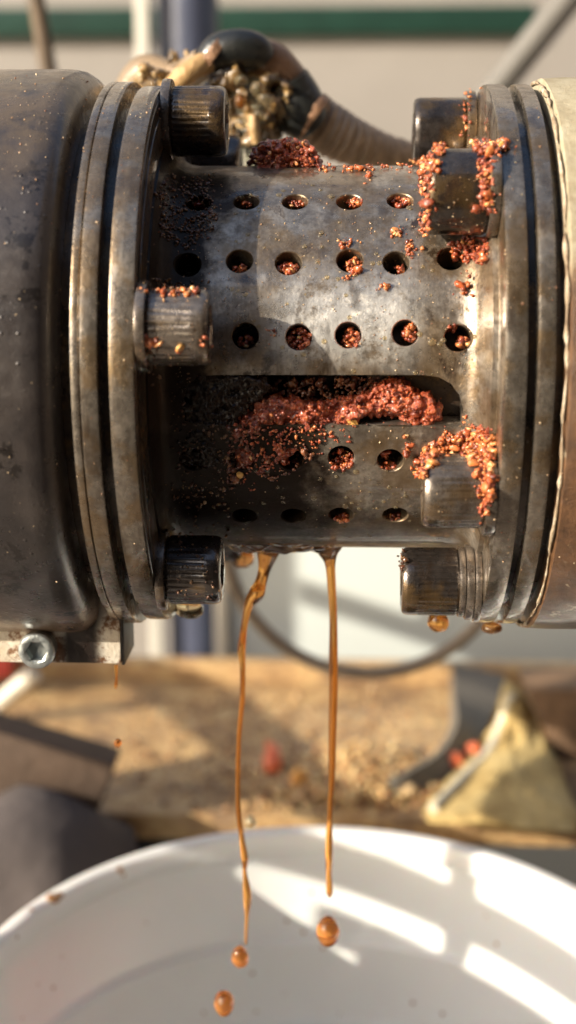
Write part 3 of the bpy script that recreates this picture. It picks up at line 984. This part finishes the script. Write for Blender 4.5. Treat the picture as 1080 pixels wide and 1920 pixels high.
# on and around the right flange bolts
heap('upper_bolt_meal', sample([(816, 268), (836, 268), (836, 290), (812, 292)], 60) + sample([(888, 262), (950, 262), (952, 282), (925, 290), (890, 284)], 150) + sample([(896, 300), (920, 320), (926, 400), (905, 395)], 110) + sample([(790, 300), (812, 300), (812, 380), (803, 440), (788, 440)], 150) + sample([(770, 298), (815, 290), (815, 308), (760, 310)], 70),
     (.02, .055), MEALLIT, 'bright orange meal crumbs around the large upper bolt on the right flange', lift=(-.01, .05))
heap('under_bolt_meal', sample([(850, 448), (915, 446), (915, 490), (880, 498), (846, 482)], 260) + sample([(858, 510), (890, 510), (890, 560), (865, 555)], 25), (.02, .05), MEAL, 'red crumbs caught under the large upper bolt beside a hole', lift=(-.01, .08))
def smear(name, polys, label, size=(.02, .05)):
    balls = []
    for poly, n in polys:
        for x, y in sample(poly, n):
            if mnoise.noise(Vector((x * .06, y * .06, 8))) + .6 * mnoise.noise(Vector((x * .15, y * .15, 1))) < -.05:
                continue
            p, nn = stick(x + random.gauss(0, 2), y + random.gauss(0, 2))
            if p is not None:
                balls.append((p + nn * random.uniform(-.015, .015), random.uniform(*size)))
    clump(name, balls, .012, PASTE, label, .012)
smear('meal_paste', [([(800, 838), (838, 812), (868, 812), (868, 800), (900, 796), (924, 815), (925, 950), (900, 962), (890, 868), (850, 842), (815, 856), (790, 880)], 420), ([(850, 448), (915, 446), (915, 488), (848, 484)], 110)], 'wet red paste under the crumbs on the two front bolts of the right flange')
smear('meal_paste', [([(884, 262), (948, 264), (926, 296), (922, 400), (904, 396), (898, 300)], 190), ([(792, 300), (812, 292), (808, 430), (790, 436)], 110)], 'red paste streaked down both sides of the large upper bolt')
heap('lower_bolt_meal', sample([(778, 862), (800, 838), (838, 812), (868, 815), (868, 800), (900, 796), (922, 815), (925, 860), (900, 868), (860, 845), (820, 852), (800, 900), (782, 885)], 620) + sample([(880, 860), (925, 850), (925, 940), (900, 960), (895, 890)], 230) + sample([(760, 820), (772, 830), (772, 850), (760, 845)], 20),
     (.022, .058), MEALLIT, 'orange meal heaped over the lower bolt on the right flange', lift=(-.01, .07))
heap('flange_top_meal', sample([(876, 150), (906, 146), (908, 158), (880, 168)], 70) + sample([(868, 170), (880, 170), (880, 260), (868, 260)], 40), (.02, .05), MEALLIT, 'few orange crumbs on the top edge of the right flange', lift=(-.01, .05))
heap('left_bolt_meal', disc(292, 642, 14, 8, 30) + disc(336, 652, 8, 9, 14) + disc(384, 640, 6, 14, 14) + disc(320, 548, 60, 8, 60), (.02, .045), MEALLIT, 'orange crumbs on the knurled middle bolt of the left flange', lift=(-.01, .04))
# crumbs in and beside holes
plug = []
for (x, y, fx, fy, k) in ((462, 384, 12, 5, 16), (553, 384, 16, 6, 40), (665, 380, 14, 8, 50), (752, 380, 18, 9, 70), (372, 384, 12, 6, 10), (449, 505, 14, 7, 24), (541, 503, 18, 12, 70), (664, 500, 15, 12, 80), (748, 505, 8, 6, 16), (560, 636, 22, 20, 120), (660, 634, 16, 18, 110), (768, 624, 12, 14, 60), (868, 642, 12, 10, 50), (848, 614, 8, 6, 20), (640, 862, 22, 20, 120), (728, 872, 14, 8, 40), (722, 852, 6, 6, 14), (640, 970, 14, 8, 30), (741, 968, 10, 6, 20), (462, 640, 14, 10, 40)):
    plug += disc(x, y, fx, fy, k)
heap('hole_meal', plug, (.018, .045), MEAL, 'press meal oozing out of the holes of the barrel', level=lambda x, y: BR - .17 + random.uniform(-.10, .08), lift=(0, .02))
heap('bolt_grime', sample([(700, 1032), (760, 1034), (752, 1080), (742, 1110), (728, 1080)], 260), (.02, .05), SCUM, 'dark lumpy grime on the left end of the bottom right bolt', lift=(-.01, .05))
heap('loose_crumb', disc(743, 437, 11, 8, 34) + disc(770, 468, 8, 16, 50) + disc(655, 455, 20, 8, 34) + disc(510, 624, 8, 8, 14) + disc(718, 545, 10, 9, 16) + disc(690, 320, 8, 10, 14) + disc(870, 785, 8, 10, 24) + disc(655, 516, 14, 6, 16) + disc(560, 820, 14, 8, 14), (.016, .04), MEALLIT, 'small clusters of crumbs stuck on the front of the barrel', lift=(-.005, .03))
fl = [(random.uniform(330, 930), random.uniform(320, 720)) for _ in range(750)] + [(random.uniform(430, 930), random.uniform(790, 1000)) for _ in range(160)]
heap('meal_fleck', fl, (.005, .015), FLECK, 'tiny pale flecks of meal scattered over the barrel', lift=(-.004, .004))
fl = [(random.uniform(0, 330), abs(random.gauss(0, 130)) + 130) for _ in range(200)] + [(random.uniform(100, 330), random.uniform(300, 1100)) for _ in range(110)] + [(random.uniform(940, 1080), random.uniform(180, 1100)) for _ in range(120)]
heap('meal_fleck', fl, (.005, .016), FLECK, 'tiny pale flecks of meal on the housing and the flanges', lift=(-.004, .004))

def seed(name, px, py, w, mat, label):
    p, n = stick(px, py)
    V, F = [], []
    r = w / FPX * (p - CAM).length * .5
    blob(V, F, p + n * r * .5, r, True, .3)
    tag(obj(name, (V, F), mat, loc=p), label, 'seed chip')
YEL = plain('yellow_seed', (.62, .34, .09), .35, var=.2, scale=5, coat=.4)
seed('seed_chip', 660, 795, 26, YEL, 'yellow seed chip at the lower edge of the slot meal')
seed('seed_chip', 550, 846, 16, YEL, 'small yellow seed chip below the slot meal, left of the plugged hole')
seed('seed_chip', 450, 888, 18, YEL, 'orange seed chip at the lower left tip of the slot meal')
seed('seed_chip', 338, 652, 18, YEL, 'orange seed chip on the underside of the knurled middle bolt')
seed('seed_chip', 943, 274, 15, YEL, 'orange seed chip on the rim above the large upper bolt')

# ================================================================== OIL
def oil_patch(name, px0, px1, t0, t1, amp, label, mat, cut_=.1, sc=(2.2, 5.0), seedz=0.0):
    """rippled film of oil standing proud of the barrel where its height is positive"""
    NX, NT = 150, 90
    V, F = [], []
    xa, xb = on_cyl(px0, 1000, BR).x, on_cyl(px1, 1000, BR).x
    keep = []
    for i in range(NX + 1):
        for j in range(NT + 1):
            u, v = i / NX, j / NT
            x = xa + (xb - xa) * u; t = R(t0 + (t1 - t0) * v)
            e = min(1, 5 * u) * min(1, 5 * (1 - u)) * min(1, 4 * v) * min(1, 3 * (1 - v))
            h = mnoise.fractal(Vector((x * sc[0], t * BR * sc[1], seedz)), 1.0, 2.0, 3)
            h = amp * (e * (h * .9 + .45) - cut_ - (1 - e) * .5)
            r = BR + h
            V.append(Vector((x, -r * math.cos(t), -r * math.sin(t))))
            keep.append(h > -.02)
    for i in range(NX):
        for j in range(NT):
            q = (i * (NT + 1) + j, (i + 1) * (NT + 1) + j, (i + 1) * (NT + 1) + j + 1, i * (NT + 1) + j + 1)
            if any(keep[k] for k in q):
                F.append(q)
    o = obj(name, (V, F), mat, None, False, 0)
    return tag(o, label, 'oil', None, 'stuff')
FILM = Mat('thick_brown_oil_film', .06)
FILM.set(Base_Color=FILM.ramp(FILM.noise(2.5, 5, .65), [(.35, (.06, .026, .010)), (.6, (.16, .08, .03)), (.74, (.34, .20, .085))]), Coat_Weight=1.0, Coat_Roughness=.04, IOR=1.55)
FILM.bump(FILM.noise(4, 2, .4, stretch=(1, 1.6, 1.6)), .02, .4)
oil_patch('oil_film', 385, 665, 60, 112, .14, 'rippled film of brown oil gathering along the underside of the barrel', FILM.m, .10, (1.8, 5.5))

def stream(name, pts, y, mat, label, group=None):
    path = []
    for px, py, w in pts:
        p = on_y(px, py, y)
        path.append((p, w * (.88 if w < 40 else 1.0) / FPX * (p - CAM).length * .5))
    path = smooth_path(path, 12)
    bm = bmesh.new(); tube(bm, path, 20)
    return tag(obj(name, bm, mat, None, False, 0, loc=path[-1][0]), label, 'oil stream', group)
stream('oil_stream', [(503, 1018, 60), (502, 1036, 44), (496, 1066, 28), (489, 1092, 26), (481, 1112, 34), (468, 1132, 24), (459, 1165, 15), (453, 1215, 18), (455, 1255, 12), (454, 1310, 12), (448, 1380, 11), (446, 1450, 11), (447, 1520, 11), (453, 1570, 11), (459, 1610, 15), (459, 1635, 9), (464, 1680, 18), (463, 1715, 9), (461, 1770, 5)], -.35, OIL,
       'amber oil stream on the left that bends and breaks into beads')
stream('oil_stream', [(618, 1012, 60), (616, 1032, 44), (619, 1056, 24), (622, 1100, 19), (625, 1160, 17), (625, 1230, 19), (625, 1300, 19), (623, 1380, 17), (622, 1450, 15), (618, 1530, 12), (617, 1600, 16), (617, 1640, 12), (618, 1672, 14), (618, 1682, 5)], -.35, OIL,
       'straight amber oil stream on the right falling from the middle of the barrel')
stream('oil_stream', [(217, 1246, 10), (218, 1270, 6), (217, 1286, 8), (217, 1292, 3)], -1.2, OIL, 'short thin thread of oil hanging from the end of the bracket')
def drop(name, px, py, w, h, y, mat, label, tail=.0):
    p = on_y(px, py, y)
    r = w / FPX * (p - CAM).length * .5
    q = h / w
    prof = []
    for k in range(17):
        a = math.pi * k / 16
        prof.append((r * q * math.cos(a) + (tail * r * max(0, math.cos(a)) ** 4), max(.002, r * math.sin(a) * (1 - .35 * tail * max(0, math.cos(a))))))
    bm = bmesh.new(); lathe(bm, prof, 24, axis='z', center=p)
    for v in bm.verts:
        v.co += (v.co - p) * .16 * mnoise.noise((v.co - p) / r * .9 + Vector((px, py, 0)) * .37)
    return tag(obj(name, bm, mat, None, False, 0, loc=p), label, 'oil drop')
drop('oil_drop', 615, 1746, 42, 54, -.35, OILRED, 'round red-brown drop of oil falling below the right stream')
drop('oil_drop', 450, 1795, 30, 40, -.35, OILRED, 'small drop of oil just below the end of the left stream')
drop('oil_drop', 420, 1881, 35, 46, -.35, OILRED, 'lowest drop of oil in front of the bucket floor')
drop('oil_drop', 221, 1393, 15, 17, -1.2, OILRED, 'tiny drop of oil falling under the bracket')
drop('oil_drop', 470, 1543, 20, 28, 1.5, OILCLEAR, 'background glint beside the left stream, shaped as a tiny clear droplet')  # soft background glint modelled as a clear droplet
drop('hanging_drop', 822, 1164, 40, 44, -.6, OIL, 'amber drop hanging under the washers of the bottom right bolt', .3)
drop('hanging_drop', 355, 1143, 56, 34, -.6, OILCLEAR, 'clear drop hanging under the bottom left bolt')
drop('hanging_drop', 922, 1176, 40, 22, -.5, OILDARK, 'dark drop hanging under the right retaining ring')
drop('hanging_drop', 455, 1048, 46, 36, 1.5, OILDARK, 'dark blurred drop hanging behind the bottom left bolt')

V, F = [], []
for _ in range(170):
    x, y = random.uniform(430, 930), random.uniform(330, 700)
    if _ > 110:
        x, y = random.uniform(430, 780), random.uniform(880, 1015)
    p, n = stick(x, y)
    if p is None or abs(math.hypot(p.y, p.z) - BR) > .1:
        continue
    r = random.uniform(.012, .04) * (1 + .5 * (random.random() < .15))
    b = len(V)
    u = n.orthogonal().normalized(); w = n.cross(u)
    for v in ICO2[0]:
        V.append(p + u * (v.x * r) + w * (v.y * r) + n * (v.z * r * .4))
    F.extend(tuple(b + i for i in f) for f in ICO2[1])
tag(obj('oil_bead', (V, F), OILCLEAR, None, False, 0), 'small clear beads of oil clinging to the front of the barrel', 'oil', None, 'stuff')

# ================================================================== BUCKET
RZ = -12.0
def circ(a, b, c):
    ax, ay, bx, by, cx, cy = *a, *b, *c
    d = 2 * (ax * (by - cy) + bx * (cy - ay) + cx * (ay - by))
    ux = ((ax * ax + ay * ay) * (by - cy) + (bx * bx + by * by) * (cy - ay) + (cx * cx + cy * cy) * (ay - by)) / d
    uy = ((ax * ax + ay * ay) * (cx - bx) + (bx * bx + by * by) * (ax - cx) + (cx * cx + cy * cy) * (bx - ax)) / d
    return ux, uy, math.dist((ux, uy), a)
q = [on_z(x, y, RZ) for x, y in ((0, 1738), (640, 1548), (1080, 1660))]
bx_, by_, br_ = circ(*[(p.x, p.y) for p in q])
print('bucket', bx_, by_, br_, 'bench', by0, by1)
bucket = thing('white_bucket', 'round white plastic bucket catching the oil below the barrel', 'bucket', (bx_, by_, RZ - 11))
bm = bmesh.new()
D = 11.0
ro = br_
prof = [(-D, .02), (-D, ro * .84), (-D + .4, ro * .86), (-.9, ro - .12), (-.9, ro), (-.12, ro + .02), (-.03, ro), (0, ro - .08), (0, ro - .26), (-.03, ro - .34), (-.10, ro - .38), (-.48, ro - .40), (-.56, ro - .36), (-.58, ro - .22), (-2.6, ro - .36), (-2.72, ro - .44), (-2.80, ro - .56), (-3.1, ro - .58), (-4.6, ro - .68), (-4.72, ro - .76), (-4.80, ro - .88), (-5.1, ro - .90), (-D + .5, ro * .80), (-D + .25, ro * .77), (-D + .2, .02)]
lathe(bm, prof, 160, axis='z', center=(bx_, by_, RZ), caps=True)
obj('bucket_wall', bm, BUCKET, bucket, False, 40)
bv = bucket.children[0].data
BB = BVHTree.FromPolygons([v.co / S + Vector((bx_, by_, RZ - 11)) for v in bv.vertices], [tuple(p.vertices) for p in bv.polygons])
V, F = [], []
for px, py, w in [(100, 1684, 26), (112, 1678, 16), (225, 1630, 12), (232, 1640, 8), (60, 1706, 10)] + [(random.uniform(20, 1060), random.uniform(1640, 1910), random.choice((3, 4, 5, 7))) for _ in range(26)]:
    l, n_, i_, d_ = BB.ray_cast(CAM, ray(px, py))
    if l is None:
        continue
    if n_.dot(ray(px, py)) > 0:
        n_ = -n_
    r = w / FPX * d_ * .5
    b = len(V)
    u = n_.orthogonal().normalized(); w2 = n_.cross(u)
    for v in ICO2[0]:
        V.append(l + u * (v.x * r) + w2 * (v.y * r) + n_ * (v.z * r * .25))
    F.extend(tuple(b + i for i in f) for f in ICO2[1])
tag(obj('oil_splash', (V, F), plain('dried_oil_splash', (.36, .17, .06), .25, coat=.6), None, False, 0), 'small brown splashes of oil on the rim and inner wall of the white bucket', 'oil', None, 'stuff')
bm = bmesh.new(); lathe(bm, [(0, .02), (0, ro * .825)], 96, axis='z', center=(bx_, by_, RZ - D + .9), caps=True)
obj('pooled_oil', bm, OILDARK, bucket, False, 40)

# ================================================================== THINGS ON AND AROUND THE BENCH
stand_z = RZ - 11
st = thing('bucket_stand', 'dark steel shelf carrying the white bucket', 'shelf', (bx_, by_, GZ))
bm = bmesh.new(); box(bm, (bx_ - 9, by_ - 8, stand_z - 1.2), (bx_ + 9, by_ + 7, stand_z - .01)); bevel_all(bm, .1)
obj('shelf_plate', bm, NAVY, st)
for dx in (-8, 8):
    for dy in (-7, 6):
        bm = bmesh.new(); box(bm, (bx_ + dx - .6, by_ + dy - .6, GZ), (bx_ + dx + .6, by_ + dy + .6, stand_z - 1.21)); bevel_all(bm, .08)
        obj('leg', bm, NAVY, st)

# dark block standing in front of the bench at the left
def prism(name, pxs, y0, y1, mat, label, cat, bev=.15):
    bm = bmesh.new()
    A = [bm.verts.new(on_y(x, y, y0)) for x, y in pxs]
    B = [bm.verts.new(v.co + Vector((0, y1 - y0, 0))) for v in A]
    n = len(A)
    for i in range(n):
        bm.faces.new((A[i], A[(i + 1) % n], B[(i + 1) % n], B[i]))
    bm.faces.new(A); bm.faces.new(B)
    bevel_all(bm, bev)
    o = obj(name, bm, mat, loc=on_y(pxs[0][0], pxs[0][1], y0))
    return tag(o, label, cat)
prism('dark_block', [(-160, 1325), (215, 1436), (178, 1535), (-160, 1528)], by0 - 1.4, by0 - .1, plain('dark_brown_surface', (.085, .055, .038), .7, var=.3, scale=.5, bump=.05), 'dark brown block with a slanting top edge at the left end of the bench', 'block')
prism('red_can', [(-120, 1230), (22, 1230), (22, 1272), (-120, 1290)], by1 - 3, by1 - .6, plain('dark_red_paint', (.20, .022, .016), .4), 'dark red can standing at the left rear of the bench', 'can')
bar('bench_rod', on_y(-60, 1368, by1 - 5), on_y(66, 1262, by1 - 5), .32, plain('pale_rod', (.50, .46, .38), .4), 'short pale rod slanting at the left rear of the bench', 'rod')
# grey cloth bundle below the bench
V, F = [], []
cl = on_y(10, 1740, by0 - 2)
blob(V, F, cl, 4.2, True, .18, (1.1, .8, .9))
bmx = bmesh.new()
vv = [bmx.verts.new(v) for v in V]
for f in F:
    bmx.faces.new([vv[i] for i in f])
bmesh.ops.subdivide_edges(bmx, edges=bmx.edges, cuts=2, use_grid_fill=True, smooth=.6)
for v in bmx.verts:
    d = (v.co - cl).normalized()
    v.co += d * .3 * mnoise.fractal(v.co * .55, 1, 2, 3)
tag(obj('cloth_bundle', bmx, plain('mauve_grey_cloth', (.085, .07, .068), .9, var=.15, scale=.4, bump=.05), None, False, 0, loc=cl), 'blurred mauve-grey cloth bundle below the bench at the left', 'cloth')

# strap, sack and lid at the right of the bench
def strap_y(x, y):
    return min(by1 - 1.2, on_z(x, y, BZ + .3).y)
sp = [(896, 1262, 96, 0), (894, 1330, 96, -.6), (880, 1390, 84, -1.6), (835, 1438, 62, -3.0), (770, 1468, 44, -4.6), (735, 1476, 34, -5.4)]
rows = []
bm = bmesh.new()
P = smooth_path([(on_y(x, y, strap_y(x, y)), w / FPX * (on_y(x, y, strap_y(x, y)) - CAM).length * .5) for x, y, w, dy in sp], 8)
for i, (p, r) in enumerate(P):
    a = P[max(i - 1, 0)][0]; b = P[min(i + 1, len(P) - 1)][0]
    t = (b - a).normalized(); sd = t.cross(Vector((0, -1, .3))).normalized(); up = sd.cross(t).normalized()
    rows.append([bm.verts.new(p + sd * r * sx + up * (.18 * sy)) for sx, sy in ((-1, -1), (1, -1), (1, 1), (-1, 1))])
for A, B in zip(rows, rows[1:]):
    for i in range(4):
        bm.faces.new((A[i], A[(i + 1) % 4], B[(i + 1) % 4], B[i]))
bm.faces.new(rows[0]); bm.faces.new(rows[-1])
tag(obj('grey_strap', bm, plain('grey_strap_rubber', (.13, .115, .095), .6, var=.2), loc=P[-1][0]), 'dark grey curved strap hanging onto the bench beside the yellowish sack', 'strap')
sy = by0 + 3.0
def sack_mat():
    m = Mat('yellow_woven_sack', .75)
    m.set(Base_Color=m.ramp(m.noise(.9, 6, .65), [(.3, (.30, .19, .06)), (.5, (.50, .36, .14)), (.7, (.62, .48, .22))]))
    m.bump(m.noise(2.2, 6), .15)
    return m.m
def sack_y(x, y):
    return min(sy + 2, on_z(x, y, BZ + .35).y)
sack = thing('seed_sack', 'yellowish sack with a pale rope edge slumped on the right of the bench', 'sack', on_z(950, 1500, BZ))
sk = [(952, 1296), (975, 1300), (1010, 1360), (1050, 1440), (1085, 1530), (1085, 1560), (800, 1545), (815, 1515), (868, 1462), (905, 1420), (935, 1360)]
bm = bmesh.new()
n = len(sk)
cx, cy = 955, 1470
layers = []
for k, (sc2, dy) in enumerate(((1, 0), (.96, -.25), (.8, -.5), (.5, -.7), (.15, -.75))):
    layers.append([bm.verts.new(on_y(cx + (x - cx) * sc2, cy + (y - cy) * sc2, sack_y(cx + (x - cx) * sc2, cy + (y - cy) * sc2) + dy + .25 * mnoise.noise(Vector((x * .02, y * .02, k))))) for x, y in sk])
back = [bm.verts.new(v.co + Vector((0, 1.0, 0))) for v in layers[0]]
for A, B in zip([back] + layers, layers):
    for i in range(n):
        j = (i + 1) % n
        bm.faces.new((A[i], A[j], B[j], B[i]))
bm.faces.new(layers[-1]); bm.faces.new(back)
bmesh.ops.subdivide_edges(bm, edges=bm.edges, cuts=2, use_grid_fill=True)
for v in bm.verts:
    v.co += Vector((.10, .2, .1)) * mnoise.fractal(v.co * .8, 1, 2, 3)
obj('sack_cloth', bm, sack_mat(), sack, False, 0)
pth = smooth_path([(on_y(x, y, sack_y(x, y) - .35), .15) for x, y in ((812, 1516), (850, 1478), (880, 1448), (915, 1412), (938, 1360), (958, 1305))], 10)
pth = [(p, r * (1 + .15 * math.sin(i * 1.7))) for i, (p, r) in enumerate(pth)]
bm = bmesh.new(); tube(bm, pth, 10)
obj('rope_edge', bm, plain('pale_rope', (.60, .56, .44), .7), sack)
prism('brown_tray', [(985, 1292), (1200, 1292), (1200, 1540), (1096, 1540)], sy + 1.4, sy + 3.6, plain('brown_tray_metal', (.17, .10, .055), .6, var=.4, scale=.8, bump=.1), 'brown stained tray standing behind the sack at the right edge', 'tray')

V, F = [], []
for _ in range(150):
    px, py = random.gauss(480, 160), random.uniform(1300, 1535)
    p = on_z(px, py, BZ)
    if by0 + .1 < p.y < by1 - .5:
        r = random.uniform(.05, .12)
        blob(V, F, p + Vector((0, 0, r * .7)), r, True, .05, (1, 1, .8))
WET = Mat('glossy_oil_bead', .12, 0, (.25, .12, .04)).set(Coat_Weight=1.0, Coat_Roughness=.10, IOR=1.6).m
tag(obj('bench_oil_bead', (V, F), WET, None, False, 0), 'glinting beads of oil spattered over the bench', 'oil', None, 'stuff')
# seed residue on the bench
SEEDM = meal_mat('pale_seed', [(0, (.34, .15, .05)), (.5, (.66, .40, .15)), (1, (.85, .66, .34))], .35)
V, F = [], []
for _ in range(2200):
    px, py = random.gauss(660, 95), random.gauss(1468, 24)
    if not (1400 < py < 1530):
        continue
    p = on_z(px, py, BZ)
    if not by0 + .2 < p.y < by1 - .5:
        continue
    r = random.uniform(.04, .13)
    blob(V, F, p + Vector((0, 0, r * .4 + .5 * math.exp(-((px - 670) / 110) ** 2) * random.random())), r, False, .3)
for _ in range(1400):
    px, py = random.uniform(200, 1080), random.uniform(1285, 1528)
    p = on_z(px, py, BZ)
    blob(V, F, p, random.uniform(.03, .10), False, .3)
tag(obj('bench_residue', (V, F), SEEDM, None, False, 0), 'tan heap of pressed seed residue strewn over the bench', 'seed residue', None, 'stuff')
ORG = plain('orange_seed', (.85, .40, .08), .35, var=.2, scale=3, coat=.3)
REDS = plain('red_seed', (.80, .17, .06), .35, var=.2, scale=3, coat=.3)
TANS = plain('tan_seed', (.60, .42, .22), .4, var=.25, scale=3, coat=.3)
def bseed(px, py, w, mat, label, group=None):
    p = on_z(px, py, BZ)
    r = w / FPX * (p - CAM).length * .5
    V, F = [], []
    blob(V, F, p + Vector((0, 0, r * .9)), r, True, .25)
    tag(obj('bench_seed', (V, F), mat, None, False, 0, loc=p), label, 'seed', group)
bseed(562, 1478, 46, ORG, 'yellow-orange seed on the bench between the two oil streams, in front of the red one', 'bright seeds on the bench')
bseed(512, 1446, 48, REDS, 'larger red seed on the bench between the two oil streams', 'bright seeds on the bench')
bseed(506, 1412, 32, REDS, 'smaller red seed on the bench behind the larger red one', 'bright seeds on the bench')
bseed(850, 1448, 46, REDS, 'red seed on the bench beside the rope edge of the sack, left of its twin', 'bright seeds on the bench')
bseed(888, 1432, 42, REDS, 'red seed touching the rope edge of the sack', 'bright seeds on the bench')
for k, (px, py, w) in enumerate(((600, 1490, 26), (660, 1455, 28), (700, 1440, 26), (725, 1446, 30), (640, 1475, 24), (690, 1478, 22), (750, 1500, 26), (766, 1496, 28), (560, 1502, 22), (670, 1432, 22), (740, 1460, 24), (525, 1490, 20))):
    bseed(px, py, w, TANS, 'tan round seed in the heap on the bench behind the right oil stream', 'tan seeds in the bench heap')
